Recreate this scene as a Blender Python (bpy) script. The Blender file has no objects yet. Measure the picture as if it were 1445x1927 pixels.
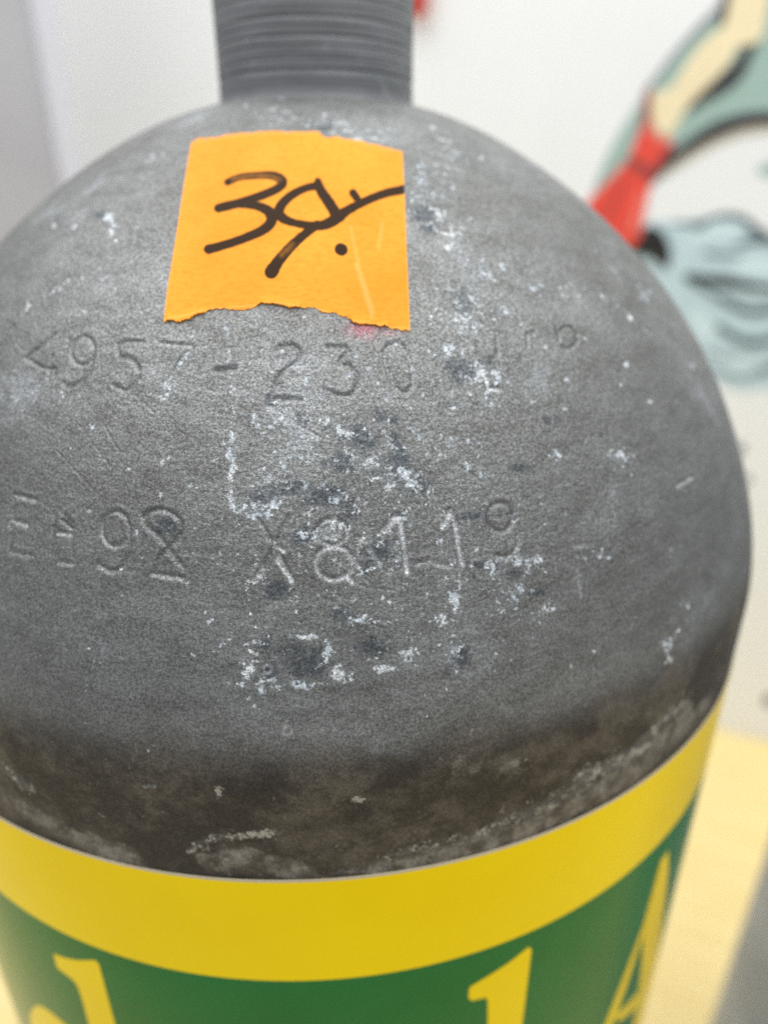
import bpy, bmesh, math
import numpy as np
from mathutils import Matrix, Vector
from mathutils.geometry import delaunay_2d_cdt

rng = np.random.default_rng(7)
scene = bpy.context.scene
col = scene.collection

# ------------------------------------------------------------------ camera
# everything is measured in millimetres from the tank axis, camera height = 0, then scaled to metres
MM = 0.001
FPX, CAM_D, PITCH, YAW = 1303.8, 155.66, 0.4285, 0.0829
W_PX, H_PX = 1445.0, 1927.0
cyw, syw, cpt, spt = math.cos(YAW), math.sin(YAW), math.cos(PITCH), math.sin(PITCH)
FW = np.array([syw * cpt, cyw * cpt, -spt])
RT = np.array([cyw, -syw, 0.0])
UP = np.cross(RT, FW)
CAM = np.array([0.0, -CAM_D, 0.0])

cam_data = bpy.data.cameras.new("camera")
cam = bpy.data.objects.new("camera", cam_data)
col.objects.link(cam)
M3 = Matrix((RT, UP, -FW)).transposed()
cam.matrix_world = Matrix.Translation(Vector(CAM * MM)) @ M3.to_4x4()
cam_data.sensor_fit = 'VERTICAL'
cam_data.sensor_height = 36.0
cam_data.sensor_width = 36.0
cam_data.lens = 36.0 * FPX / H_PX
cam_data.clip_start = 0.005
cam_data.clip_end = 50
cam_data.dof.use_dof = True
cam_data.dof.focus_distance = 0.0800
APERTURE = 2.6                                   # mm, diameter of the entrance pupil
cam_data.dof.aperture_fstop = cam_data.lens / APERTURE
cam_data.dof.aperture_blades = 0
scene.camera = cam

# ------------------------------------------------------------------ world, lamps, exposure
world = bpy.data.worlds.new("World")
scene.world = world
world.use_nodes = True
bg = world.node_tree.nodes["Background"]
bg.inputs[0].default_value = (0.90, 0.95, 1.0, 1)
bg.inputs[1].default_value = 0.56

def area(name, loc, target, size, power, color=(0.965, 0.985, 1.0)):
    d = bpy.data.lights.new(name, 'AREA')
    d.shape = 'RECTANGLE'; d.size, d.size_y = size
    d.energy = power; d.color = color
    o = bpy.data.objects.new(name, d); col.objects.link(o)
    o.location = loc
    o.rotation_euler = (Vector(target) - Vector(loc)).to_track_quat('-Z', 'Y').to_euler()
    return o

area("ceiling_lamp", (-0.15, -0.05, 1.60), (-0.05, 0.25, 0), (3.6, 1.7), 68)

scene.view_settings.view_transform = 'Standard'
scene.view_settings.look = 'None'
scene.view_settings.exposure = 0.0
scene.view_settings.gamma = 1.0
scene.view_settings.use_curve_mapping = False
scene.render.engine = 'CYCLES'
scene.cycles.use_denoising = False
scene.cycles.max_bounces = 6

# ------------------------------------------------------------------ helpers
def tag(o, label=None, cat=None, group=None, kind=None):
    if label: o['label'] = label
    if cat: o['category'] = cat
    if group: o['group'] = group
    if kind: o['kind'] = kind
    return o

def link(name, me, m, parent=None):
    o = bpy.data.objects.new(name, me)
    col.objects.link(o)
    if m: me.materials.append(m)
    if parent: o.parent = parent
    return o

def empty(name, loc=(0, 0, 0)):
    o = bpy.data.objects.new(name, None)
    col.objects.link(o); o.location = loc
    o.empty_display_size = 0.05
    return o

def mesh_np(name, V, F, smooth=True, sharp=0):
    """V (n,3) mm, F (m,k) k=3|4"""
    me = bpy.data.meshes.new(name)
    V = np.ascontiguousarray(V * MM, dtype=np.float32); F = np.ascontiguousarray(F, dtype=np.int32)
    k = F.shape[1]
    me.vertices.add(len(V)); me.vertices.foreach_set("co", V.ravel())
    me.loops.add(F.size); me.loops.foreach_set("vertex_index", F.ravel())
    me.polygons.add(len(F)); me.polygons.foreach_set("loop_start", np.arange(0, F.size, k, dtype=np.int32))
    me.update(calc_edges=True)
    if smooth: me.polygons.foreach_set("use_smooth", np.ones(len(F), dtype=bool))
    if sharp: me.set_sharp_from_angle(angle=math.radians(sharp))
    me.validate()
    return me

def set_attr(me, name, A):
    a = me.attributes.new(name, 'FLOAT_COLOR', 'POINT')
    a.data.foreach_set("color", np.ascontiguousarray(A, dtype=np.float32).ravel())

def grid_faces(nr, nc, wrap=False):
    i = np.arange(nr - 1)[:, None]; j = np.arange(nc if wrap else nc - 1)[None, :]
    j2 = (j + 1) % nc
    return np.stack([i * nc + j, i * nc + j2, (i + 1) * nc + j2, (i + 1) * nc + j], -1).reshape(-1, 4)

def rays(P):
    P = np.asarray(P, float).reshape(-1, 2)
    return FW + (P[:, :1] - W_PX / 2) / FPX * RT + (H_PX / 2 - P[:, 1:]) / FPX * UP

# ---- tank profile (radius as a function of height) measured from the outline
R = 92.0
ZS, HD, PE, QE = -67.7819, 84.2019, 0.9724, 1.2265
KB = (-0.2604, -0.4941, 0.1091, -0.5497)
_t = np.linspace(0, math.pi / 2 * 0.985, 600)
_b = sum(KB[i] * np.sin((i + 1) * 2 * _t) for i in range(4))
PR = R * np.cos(_t) ** PE
PZ = ZS + HD * np.sin(_t) ** QE + _b * np.sin(_t)
PR = np.concatenate([[R, R], PR]); PZ = np.concatenate([[-700, ZS - 6], PZ])
PZ = np.maximum.accumulate(PZ + np.arange(len(PZ)) * 1e-7)
def r_of_z(z): return np.interp(z, PZ, PR)

def on_tank(P):
    """photo points -> 3-D points on the tank surface (theta, z)"""
    d = rays(P)
    t = np.linspace(40, 260, 900)
    Q = CAM + d[:, None, :] * t[None, :, None]
    g = np.hypot(Q[..., 0], Q[..., 1]) - r_of_z(Q[..., 2])
    inside = g < 0
    k = np.where(inside.any(1), inside.argmax(1), np.abs(g).argmin(1))
    k = np.clip(k, 1, len(t) - 1)
    lo, hi = t[k - 1], t[k]
    for _ in range(25):
        mid = (lo + hi) / 2
        q = CAM + d * mid[:, None]
        ins = np.hypot(q[:, 0], q[:, 1]) < r_of_z(q[:, 2])
        hi = np.where(ins, mid, hi); lo = np.where(ins, lo, mid)
    q = CAM + d * hi[:, None]
    return np.arctan2(q[:, 0], -q[:, 1]), q[:, 2]

# arc length along the profile
PS = np.concatenate([[0], np.cumsum(np.hypot(np.diff(PR), np.diff(PZ)))])
def s_of_z(z): return np.interp(z, PZ, PS)
def rz_of_s(s): return np.interp(s, PS, PR), np.interp(s, PS, PZ)
def n_of_s(s):
    r1, z1 = rz_of_s(s - 0.8); r2, z2 = rz_of_s(s + 0.8)
    l = np.hypot(r2 - r1, z2 - z1) + 1e-9
    return (z2 - z1) / l, -(r2 - r1) / l          # radial, vertical parts
def surf(th, s, off=0.0):
    r, z = rz_of_s(s); nr, nz = n_of_s(s)
    r = r + nr * off; z = z + nz * off
    return np.stack([r * np.sin(th), -r * np.cos(th), z], -1)

# ------------------------------------------------------------------ node helpers
class NT:
    def __init__(self, name):
        self.m = bpy.data.materials.new(name); self.m.use_nodes = True
        self.t = self.m.node_tree; self.n = self.t.nodes; self.l = self.t.links
        self.p = self.n["Principled BSDF"]
    def new(self, typ, **kw):
        n = self.n.new(typ)
        for k, v in kw.items(): setattr(n, k, v)
        return n
    def put(self, sock, v):
        if hasattr(v, 'is_output'): self.l.new(v, sock)
        elif v is not None: sock.default_value = v
    def math(self, op, a, b=None, c=None, clamp=False):
        n = self.new('ShaderNodeMath', operation=op, use_clamp=clamp)
        for i, v in enumerate((a, b, c)):
            if v is not None: self.put(n.inputs[i], v)
        return n.outputs[0]
    def mix(self, f, a, b, blend='MIX'):
        n = self.new('ShaderNodeMix', data_type='RGBA', blend_type=blend)
        self.put(n.inputs[0], f); self.put(n.inputs[6], a); self.put(n.inputs[7], b)
        return n.outputs[2]
    def noise(self, vec, scale, detail=2, rough=0.5, dist=0.0, lac=2.0):
        n = self.new('ShaderNodeTexNoise')
        self.put(n.inputs['Vector'], vec)
        n.inputs['Scale'].default_value = scale; n.inputs['Detail'].default_value = detail
        n.inputs['Roughness'].default_value = rough; n.inputs['Distortion'].default_value = dist
        n.inputs['Lacunarity'].default_value = lac
        return n.outputs['Fac']
    def step(self, v, a, b, lo=0.0, hi=1.0):
        n = self.new('ShaderNodeMapRange', interpolation_type='SMOOTHSTEP')
        self.put(n.inputs[0], v); n.inputs[1].default_value = a; n.inputs[2].default_value = b
        n.inputs[3].default_value = lo; n.inputs[4].default_value = hi
        return n.outputs[0]
    def coord(self): return self.new('ShaderNodeTexCoord').outputs['Object']
    def scale(self, vec, s):
        n = self.new('ShaderNodeMapping'); self.put(n.inputs['Vector'], vec)
        n.inputs['Scale'].default_value = s
        return n.outputs[0]
    def bump(self, h, strength, dist, normal=None):
        n = self.new('ShaderNodeBump'); self.put(n.inputs['Height'], h)
        n.inputs['Strength'].default_value = strength; n.inputs['Distance'].default_value = dist
        if normal is not None: self.l.new(normal, n.inputs['Normal'])
        return n.outputs[0]
    def set(self, **kw):
        names = dict(base='Base Color', rough='Roughness', metal='Metallic', normal='Normal', coat='Coat Weight',
                     coatr='Coat Roughness', spec='Specular IOR Level', aniso='Anisotropic')
        for k, v in kw.items(): self.put(self.p.inputs[names[k]], v)
        return self.m

def rgb(r, g, b): return (r, g, b, 1)

# bead-blasted aluminium with oxide crusts, dark stains and grime
def mat_tank():
    t = NT("blasted_aluminium")
    c = t.coord()
    at = t.new('ShaderNodeAttribute', attribute_name='wear')
    sep = t.new('ShaderNodeSeparateColor'); t.l.new(at.outputs['Color'], sep.inputs[0])
    crust, dark, stamp = sep.outputs[0], sep.outputs[1], sep.outputs[2]
    grime = at.outputs['Alpha']
    # base mottling
    n1 = t.noise(c, 38, 6, 0.62)
    n2 = t.noise(t.scale(c, (1, 1, 2.6)), 170, 7, 0.7)
    base = t.mix(t.step(n1, 0.3, 0.72), rgb(.200, .198, .188), rgb(.276, .276, .270))
    base = t.mix(t.step(n2, 0.38, 0.7, 0, .75), base, rgb(.150, .148, .138))
    # pale dusty clouds
    n3 = t.noise(c, 75, 9, 0.68, 0.4)
    base = t.mix(t.step(n3, 0.56, 0.75, 0, .6), base, rgb(.42, .44, .46))
    # grime towards the shoulder
    n4 = t.noise(t.scale(c, (1, 1, 1.3)), 75, 9, 0.72)
    gcol = t.mix(t.step(n4, 0.44, 0.62), rgb(.032, .024, .018), rgb(.105, .086, .064))
    gmask = t.math('MULTIPLY', grime, t.step(t.math('ADD', n4, t.math('MULTIPLY', grime, .55)), .5, .95), clamp=True)
    base = t.mix(gmask, base, gcol)
    # dark stains and the tint along stamped grooves
    n5 = t.noise(c, 420, 7, 0.7)
    n5b = t.noise(c, 1900, 3, .7)
    dn = t.math('ADD', t.math('MULTIPLY', t.math('SUBTRACT', n5, .5), 1.9), t.math('MULTIPLY', t.math('SUBTRACT', n5b, .5), .9))
    dm = t.step(t.math('ADD', t.math('MULTIPLY', dark, .78), dn), .26, .80, 0, .78)
    base = t.mix(dm, base, rgb(.075, .085, .096))
    # white crust
    n6a = t.noise(c, 640, 3, 0.6, 0.4)
    n6b = t.noise(c, 2100, 4, 0.7)
    n6 = t.math('ADD', t.math('MULTIPLY', n6a, .52), t.math('MULTIPLY', n6b, .48))
    cm = t.step(t.math('ADD', t.math('MULTIPLY', crust, .95), t.math('MULTIPLY', t.math('SUBTRACT', n6, .5), 4.1)), .46, .86, 0, .92)
    halo = t.math('MULTIPLY', t.step(t.math('ADD', crust, t.math('MULTIPLY', t.math('SUBTRACT', n6b, .5), .8)), .25, .95), .30)
    base = t.mix(halo, base, rgb(.40, .43, .45))
    ccol = t.mix(t.step(t.noise(c, 160, 3), .35, .7), rgb(.52, .57, .61), rgb(.70, .71, .70))
    ccol = t.mix(gmask, ccol, rgb(.42, .37, .29))
    base = t.mix(cm, base, ccol)
    sm = t.math('MULTIPLY', stamp, t.step(t.noise(c, 900, 5, .7), .30, .55), clamp=True)
    base = t.mix(sm, base, rgb(.70, .71, .71))
    at2 = t.new('ShaderNodeAttribute', attribute_name='tint'); sp2 = t.new('ShaderNodeSeparateColor'); t.l.new(at2.outputs['Color'], sp2.inputs[0])
    base = t.mix(t.math('MULTIPLY', sp2.outputs[0], t.step(n5, .35, .6, .15, .6)), base, rgb(.50, .17, .21))
    n7 = t.noise(c, 260, 8, .7)
    tm = t.step(t.math('ADD', sp2.outputs[1], t.math('MULTIPLY', t.math('SUBTRACT', n7, .5), 1.6)), .38, .72, 0, .85)
    tcol = t.mix(t.step(t.noise(c, 330, 6, .7), .36, .64), rgb(.075, .062, .048), rgb(.27, .245, .205))
    base = t.mix(tm, base, tcol)
    # fine grain of the blasting
    g1 = t.noise(c, 2600, 3, 0.7)
    g2 = t.noise(c, 5200, 2, 0.6)
    grain = t.math('ADD', t.math('MULTIPLY', g1, .6), t.math('MULTIPLY', g2, .4))
    gm = t.step(grain, .36, .66, .60, 1.38)
    mul = t.new('ShaderNodeVectorMath', operation='SCALE'); t.l.new(base, mul.inputs[0]); t.l.new(gm, mul.inputs['Scale'])
    base = mul.outputs[0]
    h = t.math('ADD', t.math('MULTIPLY', g1, .7), t.math('MULTIPLY', t.noise(t.scale(c, (1, 1, 1.6)), 850, 5, .62), 2.3))
    h = t.math('ADD', h, t.math('MULTIPLY', cm, .35))
    nrm = t.bump(h, 0.6, 0.00016)
    rough = t.math('ADD', t.math('MULTIPLY', cm, .3), t.step(grain, .3, .7, .68, .52))
    metal = t.math('MULTIPLY', t.math('SUBTRACT', 1.0, cm), t.math('SUBTRACT', .84, t.math('MULTIPLY', gmask, .54)))
    return t.set(base=base, rough=rough, metal=metal, normal=nrm)

def mat_neck():
    t = NT("machined_aluminium")
    c = t.coord()
    n1 = t.noise(t.scale(c, (1, 1, 9)), 60, 6, .65)
    base = t.mix(t.step(n1, .3, .72), rgb(.17, .172, .176), rgb(.25, .252, .255))
    base = t.mix(t.step(t.noise(c, 130, 8, .7), .58, .72, 0, .5), base, rgb(.42, .44, .46))
    return t.set(base=base, rough=.55, metal=.55, normal=t.bump(t.noise(c, 1500, 3), .5, .00012))

def mat_tape():
    t = NT("orange_crepe_tape")
    c = t.coord()
    at = t.new('ShaderNodeAttribute', attribute_name='ink')
    sep = t.new('ShaderNodeSeparateColor'); t.l.new(at.outputs['Color'], sep.inputs[0])
    ink, crease, faint = sep.outputs[0], sep.outputs[1], sep.outputs[2]
    n = t.noise(t.scale(c, (.6, 1, 1.7)), 1500, 5, .65)
    n2 = t.noise(c, 90, 4)
    base = t.mix(t.step(n2, .3, .7), rgb(.82, .295, .022), rgb(.88, .345, .034))
    base = t.mix(t.step(n, .42, .70, 0, .5), base, rgb(.68, .22, .012))
    base = t.mix(t.math('MULTIPLY', crease, .45), base, rgb(.95, .48, .14))
    nb = t.noise(c, 1500, 4, .6)
    im = t.step(t.math('ADD', ink, t.math('MULTIPLY', t.math('SUBTRACT', nb, .5), .3)), .28, .66)
    im = t.math('MULTIPLY', im, t.math('SUBTRACT', .97, t.math('MULTIPLY', faint, t.step(nb, .3, .6, .12, .3))))
    base = t.mix(im, base, rgb(.010, .006, .004))
    return t.set(base=base, rough=.62, spec=.1, normal=t.bump(n, .35, .0001))

def mat_plain(name, c1, c2=None, scale=60, rough=.5, bump=0.0, bscale=400, **kw):
    t = NT(name); c = t.coord()
    base = rgb(*c1)
    if c2: base = t.mix(t.step(t.noise(c, scale, 5, .6), .3, .7), rgb(*c1), rgb(*c2))
    nrm = t.bump(t.noise(c, bscale, 3), bump, .0004) if bump else None
    return t.set(base=base, rough=rough, normal=nrm, **kw)

def mat_vinyl(name, c1, c2):
    t = NT(name); c = t.coord()
    base = t.mix(t.step(t.noise(c, 35, 4, .6), .3, .7), rgb(*c1), rgb(*c2))
    h = t.noise(t.scale(c, (1, 1, .5)), 45, 2)
    return t.set(base=base, rough=.2, spec=.06, normal=t.bump(h, .12, .0015))

M_TANK, M_NECK, M_TAPE = mat_tank(), mat_neck(), mat_tape()
M_YEL = mat_vinyl("yellow_vinyl", (.91, .63, .001), (.95, .67, .002))
M_GRN = mat_vinyl("green_vinyl", (.010, .140, .026), (.014, .165, .036))
M_CLEAR = mat_plain("vinyl_cut_edge", (.50, .42, .28), rough=.5)
M_WALL = mat_plain("white_wall_paint", (.84, .845, .835), (.87, .875, .865), 6, .75, .15, 260)
def mat_wood():
    t = NT("pale_wood_laminate"); c = t.coord()
    n = t.noise(t.scale(c, (2, 16, 16)), 6, 6, .6, .8)
    base = t.mix(t.step(n, .3, .7), rgb(.76, .58, .24), rgb(.84, .67, .32))
    return t.set(base=base, rough=.42)
M_WOOD = mat_wood()

# ------------------------------------------------------------------ setting: wall and counter
TABLE_Z = -620.0
WP = np.array([480.0, 500.0, 0.0])                # a point of the wall, its direction and normal
WD = np.array([math.cos(math.radians(-27.8)), math.sin(math.radians(-27.8)), 0])
WN = np.array([WD[1], -WD[0], 0])                 # towards the camera
def on_wall(P, off=0.0):
    d = rays(P)
    t = ((WP + WN * off - CAM) @ WN) / (d @ WN)
    return CAM + d * t[:, None]

def box_bm(x0, x1, y0, y1, z0, z1, bevel=0.0, seg=3):
    bm = bmesh.new()
    bmesh.ops.create_cube(bm, size=1)
    for v in bm.verts:
        v.co = Vector(((x0 + x1) / 2 + v.co.x * (x1 - x0), (y0 + y1) / 2 + v.co.y * (y1 - y0), (z0 + z1) / 2 + v.co.z * (z1 - z0))) * MM
    if bevel:
        bmesh.ops.bevel(bm, geom=bm.edges[:], offset=bevel * MM, segments=seg, affect='EDGES', profile=.5)
    return bm
def bm_obj(name, bm, m, parent=None, smooth=False):
    me = bpy.data.meshes.new(name); bm.normal_update(); bm.to_mesh(me); bm.free()
    if smooth: me.polygons.foreach_set("use_smooth", [True] * len(me.polygons))
    return link(name, me, m, parent)

WANG = math.radians(-27.8)
w = bm_obj("wall", box_bm(-2200, 1400, 0, 100, TABLE_Z - 100, 1500), M_WALL)
w.location = WP * MM; w.rotation_euler = (0, 0, WANG)
tag(w, kind='structure')

t_ = bm_obj("counter", box_bm(-1500, 700, -1100, -1.0, -40, 0, 3), M_WOOD)
t_.location = (WP + np.array([0, 0, TABLE_Z])) * MM; t_.rotation_euler = (0, 0, WANG)
tag(t_, "pale yellow wooden counter against the white wall under the grey tank", "counter")

# ------------------------------------------------------------------ wall mural: cut shapes fixed on the wall, layer by layer
mural = empty("wall_mural", tuple(on_wall([(1330, 400)])[0] * MM))
tag(mural, "painted mural of a leg in a red swim fin over blue waves", "mural")
MINV = Matrix.Translation(-mural.location)
def paint(c, rough=.6): return mat_plain("mural_paint", c, tuple(min(1, x * 1.08) for x in c), 25, rough)
PM = dict(teal=paint((.33, .46, .41)), dark=paint((.030, .027, .032)), cream=paint((.86, .73, .47)), red=paint((.76, .068, .040)),
          maroon=paint((.26, .05, .045)), pink=paint((.86, .20, .15)), black=paint((.012, .011, .010)), blue=paint((.50, .63, .67)),
          slate=paint((.065, .10, .11)), tan=paint((.45, .40, .30)), grey=paint((.24, .25, .26)), pale=paint((.62, .76, .79)))
def smooth_loop(P, n=3, closed=True):
    P = np.asarray(P, float)
    for _ in range(n):
        Q = np.roll(P, -1, 0) if closed else P[1:]
        A = P if closed else P[:-1]
        a, b = .75 * A + .25 * Q, .25 * A + .75 * Q
        S = np.stack([a, b], 1).reshape(-1, 2)
        P = S if closed else np.concatenate([P[:1], S, P[-1:]])
    return P
def wall_shape(name, P, m, layer, smooth=2):
    if smooth: P = smooth_loop(P, smooth)
    A = on_wall(P, .25 + layer * .45); B = on_wall(P, -0.5) 
    B = A - WN * (.25 + layer * .45 + 0.5)
    n = len(A); bm = bmesh.new()
    va = [bm.verts.new(MINV @ Vector(a * MM)) for a in A]; vb = [bm.verts.new(MINV @ Vector(b * MM)) for b in B]
    bm.faces.new(va)
    for i in range(n): bm.faces.new((va[i], vb[i], vb[(i + 1) % n], va[(i + 1) % n]))
    bmesh.ops.recalc_face_normals(bm, faces=bm.faces[:])
    return bm_obj(name, bm, m, mural)
def ribbon(P, w0, w1=None, wm=None):
    P = smooth_loop(P, 2, closed=False)
    w1 = w0 if w1 is None else w1
    wm = (w0 + w1) / 2 if wm is None else wm
    T = np.gradient(P, axis=0); T /= np.linalg.norm(T, axis=1)[:, None] + 1e-9
    N = np.stack([-T[:, 1], T[:, 0]], 1)
    u = np.linspace(0, 1, len(P))
    wd = np.interp(u, [0, .5, 1], [w0, wm, w1])[:, None] / 2
    return np.concatenate([P + N * wd, (P - N * wd)[::-1]])
def wall_stroke(name, P, m, layer, *wd):
    wd = [x * 1.3 for x in wd]
    return wall_shape(name, ribbon(P, *wd), m, layer, 0)

outer = [(1455, -90), (1410, -40), (1369, 0), (1314, 52), (1274, 95), (1239, 140), (1215, 174), (1197, 199), (1172, 239), (1147, 281), (1124, 334), (1112, 374)]
wall_shape("teal_band", outer + [(1090, 430), (1190, 440), (1220, 345), (1249, 312), (1274, 284), (1314, 254), (1354, 232), (1401, 222), (1500, 218), (1720, 225), (1720, -90)], PM['teal'], 0, 1)
wall_stroke("band_outline", [(1420, -50), (1369, 2), (1314, 54), (1274, 97), (1239, 142), (1213, 176)], PM['grey'], 1, 16, 7, 8)
wall_stroke("band_outline", [(1720, 232), (1500, 222), (1445, 222), (1401, 226), (1354, 240), (1314, 262), (1274, 290), (1244, 318), (1222, 345)], PM['dark'], 1, 20, 8, 22)
wall_stroke("shade_line", [(1720, 250), (1500, 238), (1445, 239), (1395, 246), (1340, 268), (1290, 298), (1245, 330)], PM['tan'], 2, 9, 5, 9)
wall_shape("leg", [(1371, -90), (1371, 0), (1366, 32), (1359, 52), (1329, 72), (1299, 107), (1279, 140), (1259, 169), (1232, 172), (1226, 184), (1225, 224), (1237, 247), (1254, 256), (1269, 247), (1282, 214), (1309, 182), (1354, 140), (1379, 107), (1386, 84), (1416, 86), (1434, 70), (1440, 45), (1446, 0), (1460, -90)], PM['cream'], 2, 1)
wall_stroke("leg_outline", [(1422, 84), (1405, 96), (1396, 122), (1371, 149), (1339, 172), (1314, 188), (1296, 209)], PM['dark'], 3, 8, 4, 24)
wall_stroke("leg_outline", [(1369, -20), (1362, 10), (1357, 48)], PM['dark'], 3, 10, 4, 12)
wall_shape("swim_fin", [(1212, 169), (1224, 170), (1222, 224), (1229, 249), (1249, 264), (1267, 261), (1259, 286), (1231, 322), (1222, 349), (1214, 388), (1199, 475), (1140, 490), (1085, 400), (1112, 374), (1140, 344), (1177, 306), (1197, 264), (1209, 224)], PM['red'], 3, 1)
wall_stroke("fin_strap", [(1180, 298), (1200, 312), (1226, 330)], PM['maroon'], 4, 12, 16, 13)
wall_stroke("fin_strap", [(1262, 276), (1244, 304), (1226, 334)], PM['maroon'], 5, 6, 9, 9)
wall_stroke("fin_collar", [(1218, 232), (1227, 252), (1246, 266), (1266, 266)], PM['pink'], 4, 6, 6, 8)
wall_stroke("fin_edge", [(1217, 172), (1216, 215), (1210, 240)], PM['maroon'], 4, 6, 4, 8)
wall_stroke("fin_rib", [(1207, 362), (1199, 398), (1186, 440)], PM['pink'], 4, 5, 8, 8)
wall_stroke("fin_rib", [(1180, 330), (1160, 370), (1140, 410)], PM['maroon'], 4, 2, 4, 5)
wall_shape("wave", [(1222, 415), (1266, 416), (1283, 416), (1326, 408), (1368, 400), (1395, 404), (1418, 421), (1445, 448), (1560, 500), (1700, 560), (1700, 740), (1520, 735), (1445, 732), (1399, 738), (1360, 728), (1300, 690), (1200, 560), (1150, 480), (1190, 440)], PM['blue'], 0, 2)
wall_shape("black_patch", [(1212, 424), (1240, 428), (1256, 452), (1263, 478), (1254, 510), (1236, 492), (1216, 480), (1176, 476), (1204, 450)], PM['black'], 4, 1)
for P, m, wd in [
    ([(1262, 419), (1310, 424), (1340, 411), (1368, 405), (1397, 410), (1422, 432), (1460, 458)], 'slate', (3, 12, 9)),
    ([(1288, 519), (1312, 525), (1345, 528), (1378, 531), (1420, 538), (1470, 546)], 'black', (7, 4, 16)),
    ([(1340, 527), (1378, 532), (1420, 539), (1500, 548)], 'slate', (9, 8, 9)),
    ([(1288, 526), (1337, 551), (1378, 577), (1409, 590), (1445, 586), (1500, 570)], 'slate', (4, 10, 11)),
    ([(1349, 612), (1378, 634), (1409, 646), (1445, 641), (1500, 620)], 'slate', (9, 8, 12)),
    ([(1322, 475), (1358, 481), (1395, 480)], 'slate', (3, 3, 6)),
    ([(1382, 462), (1410, 455), (1445, 452), (1490, 458)], 'slate', (4, 6, 9)),
    ([(1405, 441), (1425, 436), (1442, 446)], 'slate', (3, 8, 7)),
    ([(1405, 708), (1425, 702), (1450, 694), (1500, 680)], 'slate', (3, 8, 8)),
    ([(1325, 660), (1360, 668), (1410, 672), (1470, 665)], 'grey', (2, 4, 4)),
    ([(1350, 556), (1390, 562), (1440, 566), (1490, 560)], 'grey', (2, 4, 5)),
    ([(1290, 420), (1312, 428), (1330, 424)], 'slate', (3, 3, 9)),
    ([(1330, 690), (1370, 706), (1400, 712)], 'slate', (2, 3, 4))]:
    wall_stroke("wave_line", P, PM[m], 2 if m == 'black' else 1, *wd)
for P, wd in [([(1290, 452), (1330, 440), (1370, 430), (1400, 436)], (4, 6, 22)), ([(1300, 585), (1320, 612), (1335, 640)], (12, 14, 30)),
              ([(1380, 505), (1415, 500), (1480, 505)], (6, 12, 26)), ([(1365, 690), (1400, 684), (1440, 676)], (8, 10, 20))]:
    wall_stroke("wave_highlight", P, PM['pale'], 0.4, *wd)
wall_shape("teal_leaf", [(1418, 322), (1440, 306), (1480, 295), (1500, 330), (1440, 336)], PM['teal'], 0, 2)
for x, y, a, b in [(1391, 845, 9, 11), (1404, 902, 9, 7), (1447, 1318, 11, 12)]:
    an = np.linspace(0, 2 * np.pi, 14, endpoint=False)
    wall_shape("ink_mark", np.stack([x + a * np.cos(an) * (1 + .2 * np.sin(3 * an)), y + b * np.sin(an)], 1), PM['dark'], 0, 1)

# ------------------------------------------------------------------ red peg on the wall behind the neck, white post at the left
pt = on_wall([(794, -12)])[0]
bm = bmesh.new()
bmesh.ops.create_cone(bm, cap_ends=True, segments=24, radius1=9 * MM, radius2=9 * MM, depth=44 * MM)
bmesh.ops.bevel(bm, geom=[e for e in bm.edges if len(e.link_faces) == 2 and e.calc_face_angle() > 1], offset=4 * MM, segments=4, affect='EDGES')
peg = empty("wall_hook", tuple((pt + WN * 12) * MM))
bm_obj("hook_tip", bm, mat_plain("red_plastic", (.80, .075, .055), (.72, .06, .05), 30, .35), peg, True)
bm2 = box_bm(-14, 14, -4, 4, 14, 52, 2)
hp = bm_obj("back_plate", bm2, mat_plain("red_plastic", (.80, .075, .055), rough=.35), peg)
hp.rotation_euler = (0, 0, WANG); hp.location = tuple(-WN * 7.5 * MM)
tag(peg, "red rounded hook hanging on the white wall just right of the tank neck", "hook")

hd = math.radians(-16.35)
pp = CAM + 820 * np.array([math.sin(hd), math.cos(hd), 0])
post = empty("white_post", tuple(pp * MM))
post.rotation_euler = (0, 0, math.radians(20))
bm_obj("post_face", box_bm(-320, -23.5, 6, 90, TABLE_Z + 0.2, 700, 3, 2), mat_plain("shaded_face_paint", (.44, .43, .45), (.48, .47, .49), 8, .3), post, True)  # shade on the post's face is put into its grey colour
bm_obj("lit_corner", box_bm(-25, 0, 0, 92, TABLE_Z + 0.2, 700, 7, 4), mat_plain("lit_corner_paint", (.66, .65, .70), rough=.3), post, True)  # paler strip paints the light caught by the post's rounded corner
tag(post, "white upright post, shaded face painted grey and lit rounded corner painted pale, at the upper left", "post")

# ------------------------------------------------------------------ the tank
tank = empty("scuba_tank", (0, 0, TABLE_Z * MM))
tag(tank, "weathered grey scuba tank with orange tape and a yellow and green band", "scuba tank", group="scuba tanks on the counter")
def adopt(o): o.location = (0, 0, -TABLE_Z * MM); return o     # children keep millimetre coordinates of the tank axis

# --- columns and rows of the dense shell
def spaced(a, b, st): return np.linspace(a, b, max(2, int(round((b - a) / st)) + 1))
right = np.concatenate([spaced(0, 44, .095), spaced(44, 72, .22)[1:], spaced(72, 112, .8)[1:], spaced(112, 180, 4)[1:]])
TH = np.radians(np.concatenate([-right[::-1][:-1], right[:-1] if False else right]))[1:]
Z_ST, ST_A, ST_B, ST_H = -82.7316, 1.4037, 0.6615, 20.5072
s_lo, s_hi = s_of_z(-88.0), PS[-1]
SROW = np.concatenate([s_of_z(np.linspace(-606, -95, 14)), spaced(s_lo, s_of_z(2.0), .15), spaced(s_of_z(2.0), s_hi, .4)[1:]])
rr, zz = rz_of_s(SROW)
nr_, nz_ = n_of_s(SROW)
nR, nC = len(SROW), len(TH)
SN, CS = np.sin(TH), np.cos(TH)
X = rr[:, None] * SN; Y = -rr[:, None] * CS; Z = np.repeat(zz[:, None], nC, 1)

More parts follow.
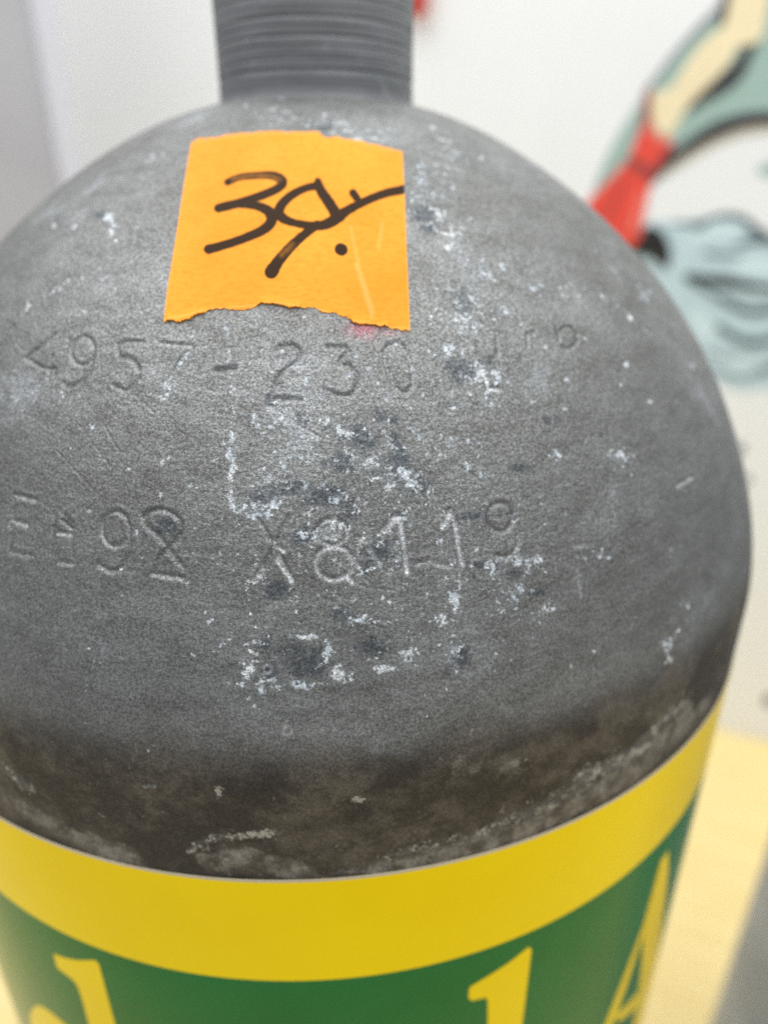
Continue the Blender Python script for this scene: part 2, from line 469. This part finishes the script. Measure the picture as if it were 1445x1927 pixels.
disp = np.zeros((nR, nC), np.float32)
pink = np.zeros((nR, nC), np.float32); tanm = np.zeros((nR, nC), np.float32); crust = np.zeros((nR, nC), np.float32); darkm = np.zeros((nR, nC), np.float32); stampm = np.zeros((nR, nC), np.float32)

def window(th, z, pad):
    """index slices of the shell around some points, pad in mm"""
    r = max(8.0, float(r_of_z(np.max(z))))
    a0, a1 = th.min() - pad / r, th.max() + pad / r
    s0, s1 = s_of_z(z.min()) - pad, s_of_z(z.max()) + pad
    return slice(*np.searchsorted(SROW, [s0, s1])), slice(*np.searchsorted(TH, [a0, a1]))
def seg_dist(sl, P3):
    G = np.stack([X[sl], Y[sl], Z[sl]], -1)
    best = np.full(G.shape[:2], 1e9)
    for a, b in zip(P3[:-1], P3[1:]):
        ab = b - a; L = ab @ ab + 1e-12
        t = np.clip(((G - a) @ ab) / L, 0, 1)
        d = ((G - a - t[..., None] * ab) ** 2).sum(-1)
        best = np.minimum(best, d)
    return np.sqrt(best)
def to3(th, z):
    r = r_of_z(z); return np.stack([r * np.sin(th), -r * np.cos(th), z], -1)

def stamp(P, depth=.26, wid=.24, white=0.0, lip=.04, smooth=0):
    depth = depth * .9; wid = wid * 1.18; white = white * .8
    P = np.asarray(P, float)
    if smooth: P = smooth_loop(P, smooth, closed=False)
    th, z = on_tank(P); sl = window(th, z, 2.2)
    if disp[sl].size == 0: return
    d = seg_dist(sl, to3(th, z))
    g = np.exp(-(d / wid) ** 2)
    disp[sl] = np.minimum(disp[sl], -depth * g) if True else 0
    disp[sl] += lip * np.exp(-((d - wid * 2.3) / (wid * .9)) ** 2) * (disp[sl] > -.04)
    if depth > .1 and white < .3: darkm[sl] = np.maximum(darkm[sl], .5 * np.exp(-(d / (wid * .9)) ** 2))      # dark tint follows the groove, keeps the stroke legible
    if white: stampm[sl] = np.maximum(stampm[sl], white * np.exp(-(d / (wid * 1.05)) ** 4))
def ell(cx, cy, rx, ry, a0=0, a1=360, tilt=0):
    a = np.radians(np.linspace(a0, a1, 28)); x, y = rx * np.cos(a), ry * np.sin(a)
    c, s = math.cos(math.radians(tilt)), math.sin(math.radians(tilt))
    return np.stack([cx + c * x - s * y, cy + s * x + c * y], 1)

# the stamped characters, upper row
stamp([(26, 613), (2, 650)])
stamp([(103, 629), (50, 674), (82, 692), (104, 694)]); stamp([(98, 668), (92, 720)], .15)
stamp(ell(156, 660, 21, 27, tilt=10)); stamp([(176, 668), (170, 700), (150, 722), (131, 729), (118, 719)], .2, smooth=2); stamp([(131, 638), (123, 662)], .18)
stamp([(268, 643), (223, 642), (222, 672), (246, 673), (263, 692), (258, 718), (240, 737), (214, 724)], .22, smooth=1)
stamp([(305, 646), (361, 652), (324, 705), (304, 744)], .22, white=.25)
stamp([(407, 697), (440, 694)], .36, .30); 
stamp([(518, 660), (533, 649), (556, 650), (566, 668), (556, 684), (534, 697), (516, 722), (510, 752)], .24, smooth=1); stamp([(508, 750), (566, 753)], .3, white=.25)
stamp([(616, 652), (664, 654), (632, 685), (657, 687), (676, 708), (672, 731), (655, 747), (632, 743), (614, 733)], .24, smooth=1)
stamp([(749, 645), (724, 652), (722, 678), (738, 718), (757, 743), (777, 730), (776, 695), (765, 662), (749, 645)], .26, white=.2, smooth=1)
stamp([(904, 683), (919, 731), (936, 733)], .3, white=.95); stamp([(904, 683), (931, 682)], .2); stamp([(898, 646), (902, 671), (922, 680), (938, 664), (932, 640)], .16, smooth=1)
stamp([(992, 630), (993, 650)], .16); stamp([(992, 632), (1006, 624)], .14); stamp(ell(1068, 635, 18, 20, -160, 120), .22); stamp([(1046, 616), (1052, 640)], .15)
# lower row
stamp([(29, 932), (21, 1038)], .2); stamp([(29, 932), (69, 941)], .3, white=.3); stamp([(24, 979), (52, 988)], .3, white=.35); stamp([(21, 1038), (62, 1045)], .16)
stamp([(108, 955), (98, 1041)], .15); stamp([(118, 978), (137, 996)], .26); stamp([(111, 1003), (135, 1005)], .26, white=.35); stamp([(114, 1058), (138, 1062)], .28, white=.35); stamp([(108, 955), (137, 985), (138, 1050)], .13)
stamp(ell(218, 996, 25, 33), .26, white=.18); stamp([(243, 1000), (246, 1034), (232, 1068), (210, 1077), (187, 1062)], .24, smooth=2)
stamp([(270, 975), (283, 960), (308, 958), (332, 969), (344, 988), (336, 1014), (316, 1030), (298, 1050), (290, 1080)], .3, smooth=2); stamp([(288, 1080), (345, 1088)], .34, white=.3)
stamp([(268, 968), (276, 992), (300, 1008), (316, 1030), (346, 1069)], .2, smooth=1)
stamp([(485, 976), (516, 1022), (549, 1092)], .24); stamp([(543, 973), (516, 1026), (488, 1081)], .24)
stamp([(522, 1052), (549, 1092)], .3, white=.95); stamp([(496, 1068), (488, 1081)], .3, white=.9); stamp([(524, 1030), (534, 1036)], .2, white=.7)
stamp(ell(625, 1001, 28, 24), .26, white=.35); stamp(ell(629, 1059, 35, 31), .28, white=.55); stamp([(612, 1008), (630, 1012)], .03, .7, white=.45); stamp([(655, 1087), (662, 1094)], .2, white=.8)
stamp([(723, 998), (745, 970), (752, 975), (756, 1000), (762, 1048), (766, 1076)], .34, .28, white=.95)
stamp([(833, 990), (848, 962), (856, 985), (862, 1020), (869, 1058)], .32, .26, white=.9)
stamp(ell(941, 973, 24, 27), .26); stamp([(966, 978), (977, 1002), (974, 1030), (957, 1050), (935, 1046)], .28, white=.2, smooth=2)
stamp([(694, 1032), (720, 1070)], .08, white=.5); stamp([(783, 1062), (808, 1056), (840, 1066)], .08, white=.25)
stamp([(1273, 916), (1300, 898)], .3, white=.6); stamp([(1085, 1072), (1092, 1120)], .05, white=.35); stamp([(1080, 1028), (1112, 1026)], .05, white=.35)
stamp(ell(541, 1374, 8, 8), .14, .16, white=.5); stamp(ell(504, 1258, 8, 8), .14, .16, white=.5)
for P in [[(640, 1085), (690, 1105), (745, 1112)], [(660, 1070), (700, 1100)], [(660, 1160), (720, 1182)], [(1000, 830), (1016, 838)], [(870, 880), (905, 905)],
          [(560, 800), (610, 826)], [(150, 800), (210, 880)], [(110, 850), (185, 930)], [(190, 790), (225, 850)], [(255, 745), (290, 775)]]:
    stamp(P, .09, .10, lip=.02)                      # scratches

# --- corrosion: soft regions, ragged by the material's own noise
def blob(arr, x, y, rx, ry, wgt=1.0, tilt=0, p=2.0):
    ring = ell(x, y, rx, ry, tilt=tilt)
    th, z = on_tank(np.concatenate([ring, [(x, y)]]))
    tc, zc = th[-1], z[-1]
    s = s_of_z(z); sc = s[-1]; rc = float(r_of_z(zc))
    A = np.stack([(th[:-1] - tc) * rc, s[:-1] - sc], 1)
    C = np.linalg.inv(A.T @ A / len(A) * 2 + np.eye(2) * 1e-6)
    ext = np.abs(A).max(0) * 2.2
    r0, r1 = np.searchsorted(SROW, [sc - ext[1], sc + ext[1]]); c0, c1 = np.searchsorted(TH, [tc - ext[0] / rc, tc + ext[0] / rc])
    U = (TH[None, c0:c1] - tc) * rc; Vv = (SROW[r0:r1, None] - sc)
    q = C[0, 0] * U * U + 2 * C[0, 1] * U * Vv + C[1, 1] * Vv * Vv
    arr[r0:r1, c0:c1] = np.maximum(arr[r0:r1, c0:c1], wgt * np.exp(-.7 * q ** (p / 2)))
def streak(arr, P, wmm, wgt):
    th, z = on_tank(P); sl = window(th, z, wmm * 2.5)
    d = seg_dist(sl, to3(th, z))
    arr[sl] = np.maximum(arr[sl], wgt * np.exp(-(d / wmm) ** 2))

for b in [(840, 660, 34, 28, .8), (905, 705, 50, 34, .75), (860, 745, 40, 26, .6), (925, 745, 28, 22, .6), (830, 300, 55, 70, .5), (805, 375, 45, 40, .75),
          (790, 340, 22, 26, .7), (850, 450, 45, 40, .65), (830, 410, 30, 30, .7), (890, 555, 55, 40, .75), (900, 520, 30, 40, .6), (880, 610, 60, 34, .72), (950, 585, 20, 14, .9), (1010, 540, 16, 9, .9),
          (1060, 555, 14, 8, .7), (910, 510, 20, 18, .8), (520, 215, 50, 20, .55), (640, 238, 50, 24, .6), (690, 262, 40, 14, .7), (720, 220, 40, 20, .4),
          (640, 812, 40, 16, .7, 30), (690, 870, 50, 44, .62), (735, 895, 40, 36, .62), (770, 905, 22, 26, .75), (850, 830, 24, 14, .6), (742, 1035, 26, 36, .5), (630, 938, 12, 11, .95),
          (560, 1010, 28, 20, .6), (480, 958, 40, 20, .78), (510, 945, 30, 18, .6), (480, 1085, 26, 24, .45), (858, 1130, 14, 34, .85), (830, 1165, 18, 14, .8), (955, 1120, 40, 34, .62),
          (1020, 1148, 22, 22, .6), (985, 1052, 46, 22, .62), (940, 1060, 28, 26, .6), (480, 1205, 20, 14, .8), (470, 1255, 13, 22, .85), (492, 1298, 9, 22, 1.0), (575, 1198, 34, 7, .95),
          (617, 1225, 10, 28, .85), (640, 1268, 22, 18, .95), (560, 1292, 50, 9, .75), (520, 1285, 16, 10, .7), (765, 1236, 26, 14, .9, -35), (725, 1258, 26, 8, .95), (855, 1228, 12, 22, .65), (680, 1165, 22, 12, .75), (700, 1240, 10, 8, .7),
          (1165, 858, 26, 14, .72), (1165, 855, 8, 6, 1.05), (1255, 1215, 12, 20, .9), (205, 410, 11, 9, 1.25), (208, 435, 8, 9, .8), (285, 300, 26, 10, .5), (235, 435, 14, 12, .6), (130, 430, 20, 10, .5),
          (190, 530, 60, 40, .42), (150, 590, 40, 30, .4), (300, 745, 20, 16, .75), (330, 740, 20, 20, .6), (295, 870, 16, 8, .75), (35, 755, 14, 10, .7), (120, 740, 12, 14, .6), (430, 640, 8, 30, .55), (520, 790, 14, 16, .5),
          (570, 860, 60, 14, .4), (690, 1020, 30, 26, .5), (610, 1040, 20, 12, .4), (645, 1130, 20, 10, .5), (740, 1130, 24, 10, .5), (1045, 855, 10, 8, .8), (340, 760, 30, 30, .4), (90, 560, 60, 18, .4, -18),
          (1262, 1240, 8, 8, .9), (1130, 1045, 10, 6, .7), (1290, 1140, 8, 6, .6), (640, 990, 10, 6, .6), (420, 1210, 8, 6, .6), (395, 1170, 5, 4, .7), (1210, 560, 12, 14, .5), (1300, 690, 12, 14, .4)]:
    soft = .74 if b[1] < 780 and b[2] > 13 else .95
    blob(crust, *b[:4], wgt=b[4] * soft, tilt=b[5] if len(b) > 5 else 0)
    if b[4] >= .5:                                   # loose powder round each crust
        for _ in range(int(2 + (b[2] * b[3]) ** .5 / (9 if b[1] < 780 else 5))):
            blob(crust, b[0] + rng.normal(0, b[2] * .95), b[1] + rng.normal(0, b[3] * .95), rng.uniform(2, 6), rng.uniform(2, 5), wgt=rng.uniform(.55, 1.0))
blob(crust, 690, 900, 300, 330, wgt=.3, p=4); blob(pink, 690, 618, 26, 14, wgt=1.2); blob(pink, 720, 624, 22, 8, wgt=.6)
# scattered salt specks
for _ in range(150):
    x = rng.normal(680, 270); y = rng.normal(900, 250)
    if 10 < x < 1330 and 420 < y < 1330: blob(crust, x, y, rng.uniform(3, 7), rng.uniform(3, 6), rng.uniform(.55, .95))
for P, wd, g in [([(432, 850), (440, 880), (433, 905), (436, 935), (440, 962)], .6, .72), ([(436, 740), (440, 790), (436, 845)], .5, .5), ([(433, 852), (450, 846)], .4, .7),
                 ([(430, 640), (434, 690), (440, 745)], .5, .5), ([(800, 560), (850, 600), (900, 640)], .8, .55), ([(1100, 540), (1180, 590), (1230, 640)], .9, .38),
                 ([(40, 590), (110, 545), (150, 515)], .9, .42), ([(360, 660), (326, 700), (300, 745)], .5, .5), ([(440, 962), (470, 972), (505, 966)], .6, .85)]:
    streak(crust, P, wd, g)
# crust of dried salt just above the band
for P, wd, g in [([(700, 1640), (740, 1608), (800, 1590), (880, 1582)], 1.8, .46), ([(880, 1582), (940, 1552), (1000, 1530)], 2.1, .56), ([(1000, 1530), (1080, 1490), (1150, 1470)], 2.3, .52),
                 ([(1090, 1462), (1150, 1440), (1200, 1412), (1235, 1398)], 2.2, .68), ([(1200, 1400), (1250, 1352), (1290, 1320)], 1.8, .62), ([(360, 1600), (400, 1576), (450, 1574), (512, 1566)], 1.1, .56),
                 ([(512, 1566), (545, 1600), (590, 1640)], .5, .3), ([(430, 1640), (420, 1600)], 1.2, .55), ([(15, 1450), (50, 1480)], 1.8, .55), ([(640, 1640), (700, 1640)], .8, .5)]:
    streak(crust, P, wd, g)
for P, wd, g in [([(720, 1642), (800, 1618), (900, 1592), (1000, 1556), (1100, 1508), (1200, 1446), (1280, 1378), (1330, 1320)], 2.6, 1.0), ([(1150, 1462), (1220, 1420), (1290, 1340)], 2.6, .8),
                 ([(395, 1620), (470, 1612), (530, 1630), (570, 1645)], 2.0, 1.0), ([(0, 1490), (60, 1530), (150, 1580), (240, 1610)], 2.6, .75), ([(860, 1440), (960, 1440)], 3.2, .55), ([(640, 1470), (720, 1500)], 3, .35)]:
    streak(tanm, P, wd, g)
for b in [(672, 1505, 12, 5, 1.0), (490, 1570, 30, 7, 1.0), (280, 1480, 18, 6, .7), (410, 1490, 6, 12, .8)]: blob(crust, *b[:4], wgt=b[4])
for b in [(545, 918, 40, 17), (492, 938, 34, 18), (612, 930, 42, 30), (670, 820, 44, 32), (742, 832, 12, 22), (748, 868, 34, 34), (782, 915, 34, 24), (662, 962, 16, 24), (566, 1012, 20, 14),
          (700, 1045, 26, 20), (885, 972, 34, 10), (575, 1240, 52, 36), (495, 1214, 15, 15), (865, 695, 42, 26), (715, 1035, 24, 26), (510, 1262, 18, 16), (800, 400, 26, 22), (800, 430, 20, 14), (870, 570, 22, 30),
          (915, 1065, 34, 12), (955, 1080, 24, 10), (510, 755, 12, 12), (570, 790, 16, 14), (715, 785, 20, 12), (740, 790, 10, 8), (520, 1110, 26, 20), (700, 1215, 34, 22), (310, 990, 26, 24), (640, 1160, 20, 16),
          (870, 1235, 16, 20), (1030, 790, 8, 7), (460, 265, 20, 12), (610, 240, 16, 14), (640, 870, 30, 22), (1010, 1115, 14, 8), (980, 880, 26, 7), (190, 405, 14, 8), (850, 765, 20, 8)]:
    blob(darkm, *b[:4], wgt=.98, p=2.4)
    for _ in range(4): blob(darkm, b[0] + rng.normal(0, b[2] * .9), b[1] + rng.normal(0, b[3] * .9), rng.uniform(4, 10), rng.uniform(3, 8), wgt=rng.uniform(.5, .85))
grime = np.clip((-54.0 - Z) / 12.0, 0, 1).astype(np.float32)
grime = grime * grime * (3 - 2 * grime)
# the dried crust breaks the grime again
# low, broad unevenness of the shell
for k in range(26):
    a, b_, c_ = rng.normal(0, 1, 3) * rng.uniform(.03, .16)
    disp += .011 * np.sin(a * X + b_ * Y + c_ * Z + rng.uniform(0, 6)).astype(np.float32)

V = np.stack([(rr[:, None] + nr_[:, None] * disp) * SN, -(rr[:, None] + nr_[:, None] * disp) * CS, Z + nz_[:, None] * disp], -1).reshape(-1, 3)
F = grid_faces(nR, nC, wrap=True)
# rounded foot closes the bottom
foot = [(R - 3, -613), (R - 10, -618.5), (R - 20, -619.8), (0.5, -619.9)]
base_i = len(V)
for r_, z_ in foot:
    V = np.concatenate([V, np.stack([r_ * SN, -r_ * CS, np.full(nC, z_)], -1)])
Ff = grid_faces(len(foot), nC, True)[:, ::-1] + base_i
j = np.arange(nC); j2 = (j + 1) % nC
Fc = np.stack([base_i + j, base_i + j2, j2, j], -1)
me = mesh_np("tank_body", V, np.concatenate([F, Ff, Fc]))
A = np.zeros((len(V), 4), np.float32)
A[:base_i, 0] = crust.ravel(); A[:base_i, 1] = darkm.ravel(); A[:base_i, 2] = stampm.ravel(); A[:base_i, 3] = grime.ravel(); A[base_i:, 3] = 1
set_attr(me, "wear", A)
A2 = np.zeros_like(A); A2[:base_i, 0] = pink.ravel(); A2[:base_i, 1] = tanm.ravel(); set_attr(me, "tint", A2)
body = adopt(link("tank_body", me, M_TANK, tank))

# --- neck: turned stub with machining grooves and an open bore
def lathe(prof, n=160):
    a = np.linspace(0, 2 * np.pi, n, endpoint=False)
    V = np.concatenate([np.stack([r * np.sin(a), -r * np.cos(a), np.full(n, z)], -1) for r, z in prof])
    return V, grid_faces(len(prof), n, True)
RN = 18.38
prof = [(20.2, 13.0), (19.3, 14.4), (18.8, 15.2), (18.5, 16.0), (RN, 17.0)]
grooves = [19.2, 20.9, 22.6, 24.1, 25.3, 26.8, 27.9, 29.4, 30.9, 32.2]
depth = [.20, .06, .08, .15, .09, .17, .06, .11, .08, .11]
for z in np.arange(17.6, 34.0, .12):
    d = sum(dp * math.exp(-((z - g) / .28) ** 2) for g, dp in zip(grooves, depth))
    prof.append((RN - d + .03 * math.sin(z * 9.3), z))
prof += [(RN, 35), (RN - .8, 35.8), (13.2, 35.8), (12.6, 35.2), (12.6, 5), (0.3, 5)]
Vn, Fn = lathe(prof)
neck = adopt(link("neck", mesh_np("neck", Vn, Fn), M_NECK, tank))

# --- curved sheets on the tank
def sheet_poly(P2, holes=(), step=2.0, off=.1, th=.08, zfun=None):
    """closed outline in (arc, z) millimetres on the cylinder -> thin curved solid"""
    P2 = np.asarray(P2, float)
    def inside(q):
        x, y = q[:, 0], q[:, 1]; c = np.zeros(len(q), bool)
        a = P2; b = np.roll(P2, -1, 0)
        for (x1, y1), (x2, y2) in zip(a, b):
            cond = ((y1 > y) != (y2 > y)) & (x < (x2 - x1) * (y - y1) / (y2 - y1 + 1e-12) + x1)
            c ^= cond
        return c
    # resample the outline
    out = []
    for a, b in zip(P2, np.roll(P2, -1, 0)):
        k = max(1, int(np.hypot(*(b - a)) / step)); out += [a + (b - a) * i / k for i in range(k)]
    out = np.array(out)
    gx, gy = np.meshgrid(np.arange(P2[:, 0].min(), P2[:, 0].max(), step), np.arange(P2[:, 1].min(), P2[:, 1].max(), step * 2))
    g = np.stack([gx.ravel(), gy.ravel()], 1)
    g = g[inside(g)]
    dmin = np.sqrt(((g[:, None] - out[None]) ** 2).sum(-1)).min(1) if len(g) else np.zeros(0)
    g = g[dmin > step * .5]
    n = len(out)
    pts = [Vector(p) for p in np.concatenate([out, g])]
    res = delaunay_2d_cdt(pts, [], [list(range(n))], 1, 1e-6)
    vs, fs = np.array([[v.x, v.y] for v in res[0]]), [list(f) for f in res[2]]
    edges = {}
    for f in fs:
        for i in range(len(f)):
            e = (f[i], f[(i + 1) % len(f)]); edges[e] = edges.get(e, 0) + 1
    rim = [e for e in edges if (e[1], e[0]) not in edges]
    def put(o):
        a = vs[:, 0] / R; r = R + o
        return np.stack([r * np.sin(a), -r * np.cos(a), vs[:, 1]], -1)
    Vt, Vb = put(off + th), put(off)
    m = len(vs); tri = [f for f in fs]
    # outward facing?
    f0 = tri[0]; A = Vt[f0]; nn = np.cross(A[1] - A[0], A[2] - A[0])
    flip = nn @ np.array([A[0][0], A[0][1], 0]) < 0
    T = np.array(tri);
    if flip: T = T[:, ::-1]
    Q = []
    for a, b in rim:
        if flip: a, b = b, a
        Q += [(a, a + m, b), (b, a + m, b + m)]
    return np.concatenate([Vt, Vb]), np.concatenate([T, np.array(Q)])

def band(z_top, z_bot, off, th, name, m, parent):
    a = np.radians(np.arange(-170, 170.01, .5))
    tilt = ST_A * np.sin(a) * (np.abs(np.degrees(a)) < 400) + ST_B * np.cos(a)
    rows = [(R + off, z_top), (R + off + th, z_top)] + [(R + off + th, z_top + (z_bot - z_top) * k / 6) for k in range(1, 7)] + [(R + off, z_bot)]
    V = np.concatenate([np.stack([r * np.sin(a), -r * np.cos(a), z + tilt], -1) for r, z in rows])
    o = link(name, mesh_np(name, V, grid_faces(len(rows), len(a))[:, ::-1], sharp=40), m, parent)
    mod = None
    return o
sticker = adopt(band(Z_ST - .45 - ST_H, Z_ST - 152, .05, .22, "band_sticker", M_GRN, tank))
e_ = band(Z_ST - .08, Z_ST - .42, .05, .20, "clear_edge", M_CLEAR, sticker)
y_ = band(Z_ST - .42, Z_ST - .45 - ST_H, .05, .225, "yellow_stripe", M_YEL, sticker)

def chart(P):
    th, z = on_tank(P); return np.stack([th * R, z], 1)
def letter(polys, label=None):
    Vs, Fs, n = [], [], 0
    for P in polys:
        v, f = sheet_poly(chart(P), off=.24, th=.06, step=1.6)
        Vs.append(v); Fs.append(f + n); n += len(v)
    return link("letter", mesh_np("letter", np.concatenate(Vs), np.concatenate(Fs), True, 40), M_YEL, sticker)
LZ = 1985
letter([[(104, 1792), (125, 1800), (149, 1804), (182, 1804), (189, 1811), (204, 1868), (220, 1927), (234, LZ), (184, LZ), (171, 1927), (160, 1885), (149, 1852), (140, 1840), (111, 1818)],
        [(97, 1901), (128, 1927), (165, 1952), (176, LZ), (90, LZ), (68, 1950), (61, 1920), (61, 1904), (67, 1893), (77, 1889)]])
letter([[(993, 1779), (998, 1784), (980, 1927), (974, LZ), (913, LZ), (916, 1927), (916, 1878), (912, 1874), (886, 1880), (880, 1875), (881, 1858), (886, 1852), (954, 1810)]])
letter([[(1239, 1620), (1207, 1739), (1151, 1886), (1120, 1965), (1134, 1965), (1158, 1904), (1177, 1850), (1206.5, 1757)],
        [(1254, 1599), (1240, 1619), (1207.5, 1757), (1203.6, 1821), (1199, 1862), (1194, 1895), (1180, 1965), (1194, 1965), (1207, 1916), (1230, 1821), (1243, 1733), (1254, 1638)],
        [(1198, 1864), (1193, 1893), (1160, 1922), (1157, 1908)]])

# --- orange tape
def jag(P, amp, seed, n=6):
    g = np.random.default_rng(seed)
    P = np.asarray(P, float)
    for k in range(n):
        M = (P[1:] + P[:-1]) / 2 + g.normal(0, 1, (len(P) - 1, 2)) * amp * np.array([.4, 1])
        Q = np.empty((len(P) + len(M), 2)); Q[::2] = P; Q[1::2] = M
        P = Q; amp *= .62
    return P
def resample(P, n):
    d = np.concatenate([[0], np.cumsum(np.linalg.norm(np.diff(P, axis=0), axis=1))]); u = np.linspace(0, d[-1], n)
    return np.stack([np.interp(u, d, P[:, i]) for i in range(2)], 1)
NU, NV = 330, 300
top = resample(jag([(361, 269), (390, 262), (450, 252), (520, 248), (600, 250), (630, 258), (690, 270), (720, 278), (757, 285)], 2.0, 3), NU)
bot = resample(jag([(309, 607), (340, 607), (370, 594), (400, 584), (440, 583), (480, 578), (520, 574), (570, 580), (610, 588), (650, 596), (665, 609), (700, 612), (740, 620), (771, 622)], 2.6, 5), NU)
lef = resample(np.array([(361, 269), (347, 350), (330, 460), (315, 550), (309, 607)], float), NV)
rig = resample(np.array([(757, 285), (761, 370), (765, 480), (769, 560), (771, 622)], float), NV)
u = np.linspace(0, 1, NU)[None, :, None]; v = np.linspace(0, 1, NV)[:, None, None]
G = (1 - v) * top[None] + v * bot[None] + (1 - u) * lef[:, None] + u * rig[:, None] - ((1 - u) * (1 - v) * top[0] + u * (1 - v) * top[-1] + (1 - u) * v * bot[0] + u * v * bot[-1])
th_, z_ = on_tank(G.reshape(-1, 2)); s_ = s_of_z(z_)
GP = G.reshape(-1, 2)
ink = np.zeros(len(GP)); faint = np.zeros(len(GP)); crease = np.zeros(len(GP))
def pen(P, w0, arr=None, smooth=2, soft=3.2, val=1.0):
    arr = ink if arr is None else arr
    P = smooth_loop(P, smooth, closed=False) if smooth else np.asarray(P, float)
    w0 = 1.18 * np.interp(np.linspace(0, 1, len(P)), np.linspace(0, 1, len(w0)), w0) if hasattr(w0, '__len__') else np.full(len(P), w0)
    for a, b, wa in zip(P[:-1], P[1:], w0):
        ab = b - a; t = np.clip(((GP - a) @ ab) / (ab @ ab + 1e-9), 0, 1)
        d = np.linalg.norm(GP - a - t[:, None] * ab, axis=1)
        np.maximum(arr, val * np.clip((wa + soft - d) / (2 * soft), 0, 1), out=arr)
# the handwritten figures, felt pen
pen([(429, 344), (450, 334), (485, 331), (515, 330), (536, 342), (525, 356), (490, 370), (455, 382), (412, 393)], [5.5, 5.5, 6, 7.5, 7, 7, 7, 7])
pen([(412, 393), (440, 384), (480, 386), (508, 398), (514, 415), (500, 433), (460, 450), (420, 463), (393, 470)], [7, 6, 7, 9, 8, 7, 7, 7.5])
pen([(598, 350), (570, 356), (540, 374), (524, 395), (526, 408), (545, 419), (590, 427), (615, 424), (640, 408)], [6.5, 6, 7, 8, 8, 6, 7, 9, 9])
pen([(598, 341), (602, 358), (618, 380), (630, 400), (636, 410)], [5, 8, 8.5, 9, 9], smooth=1)
pen([(597, 424), (575, 440), (548, 464), (524, 492), (511, 513)], [7, 7, 8, 9, 12], smooth=1)
pen([(632, 412), (655, 396), (690, 378), (725, 364), (757, 358)], [9, 7, 6.5, 7, 7.5], smooth=1)
pen([(664, 364), (671, 374)], [6, 7], smooth=0)
pen([(641, 470), (643, 471)], [9.5, 9.5], smooth=0, soft=2.6)
pen([(440, 337), (490, 330), (525, 338)], 4, faint, 1, 5, 1.0); pen([(530, 480), (550, 462)], 4, faint, 1, 5, .8)
for P, w0 in [([(660, 430), (675, 500), (690, 560), (700, 600)], 2), ([(720, 420), (712, 470)], 2), ([(672, 500), (700, 590)], 5)]: pen(P, w0, crease, 1, 3)
pen([(309, 605), (400, 583), (520, 573), (610, 587), (665, 607), (771, 621)], 1.5, crease, 0, 2.2, .9)
pen([(361, 270), (450, 254), (600, 251), (757, 287)], 1.5, crease, 0, 3, .8)
pen(np.array([(361, 269), (330, 460), (309, 607)]), 1.2, crease, 0, 2, .8); pen(np.array([(757, 285), (765, 480), (771, 622)]), 1.2, crease, 0, 2, .9)
uu = np.repeat(np.linspace(0, 1, NU)[None], NV, 0).ravel(); vv = np.repeat(np.linspace(0, 1, NV)[:, None], NU, 1).ravel()
ri = np.clip(np.searchsorted(SROW, s_), 0, nR - 1); ci = np.clip(np.searchsorted(TH, th_), 0, nC - 1)
lift = np.maximum(disp[ri, ci], 0) + .09 + .05 * crease + .02 * np.sin(uu * 23 + vv * 9) + .18 * np.exp(-((vv - 1) / .03) ** 2) * (np.sin(uu * 17) > .2)
Vt = surf(th_, s_, lift); nt = len(Vt)
Ft = grid_faces(NV, NU)[:, ::-1]
idx = np.arange(nt).reshape(NV, NU)
rim = np.concatenate([idx[0, :], idx[1:, -1], idx[-1, ::-1][1:], idx[::-1, 0][1:-1]])
Vb = surf(th_[rim], s_[rim], -.15)
k = np.arange(len(rim)); k2 = (k + 1) % len(rim)
Fs = np.stack([rim[k], rim[k2], nt + k2, nt + k], -1)
me = mesh_np("orange_tape", np.concatenate([Vt, Vb]), np.concatenate([Ft, Fs]), sharp=60)
A = np.zeros((nt + len(rim), 4), np.float32); A[:nt, 0] = ink; A[:nt, 1] = crease; A[:nt, 2] = faint; A[:, 3] = 1
set_attr(me, "ink", A)
tape = adopt(link("orange_tape", me, M_TAPE, tank))
tape['label'] = "torn orange masking tape with handwritten black figures"

# ------------------------------------------------------------------ second tank at the right, only its flank shows
def mat_tank2():
    t = NT("bare_aluminium"); c = t.coord()
    n = t.noise(t.scale(c, (1, 1, .4)), 40, 6, .65)
    base = t.mix(t.step(n, .3, .7), rgb(.30, .335, .38), rgb(.44, .48, .535))
    return t.set(base=base, rough=.6, metal=.05, normal=t.bump(t.noise(c, 900, 3), .4, .0002))
hd = math.radians(42.7 + math.degrees(math.asin(92 / 372)))
c2 = CAM + 372 * np.array([math.sin(hd), math.cos(hd), 0])
tank2 = empty("scuba_tank", (c2[0] * MM, c2[1] * MM, TABLE_Z * MM))
tag(tank2, "plain grey metal tank standing on the counter at the lower right corner", "scuba tank", group="scuba tanks on the counter")
sel = np.linspace(2, len(PR) - 1, 40).astype(int)
prof = [(.5, -619.9), (R - 20, -619.8), (R - 10, -618.5), (R - 3, -613), (R, -606)] + [(R, z) for z in np.linspace(-560, -80, 8)] + [(PR[i], PZ[i]) for i in sel if PR[i] > 20]
V2, F2 = lathe(prof, 96)
M2 = mat_tank2()
o = link("tank_body", mesh_np("tank_body", V2, F2), M2, tank2); adopt(o)
V2, F2 = lathe([(21, 13.5), (19.4, 15), (RN, 17), (RN, 35), (17.6, 35.8), (13.2, 35.8), (12.6, 35.2), (12.6, 5), (.3, 5)], 64)
o = link("neck", mesh_np("neck", V2, F2), M_NECK, tank2); adopt(o)
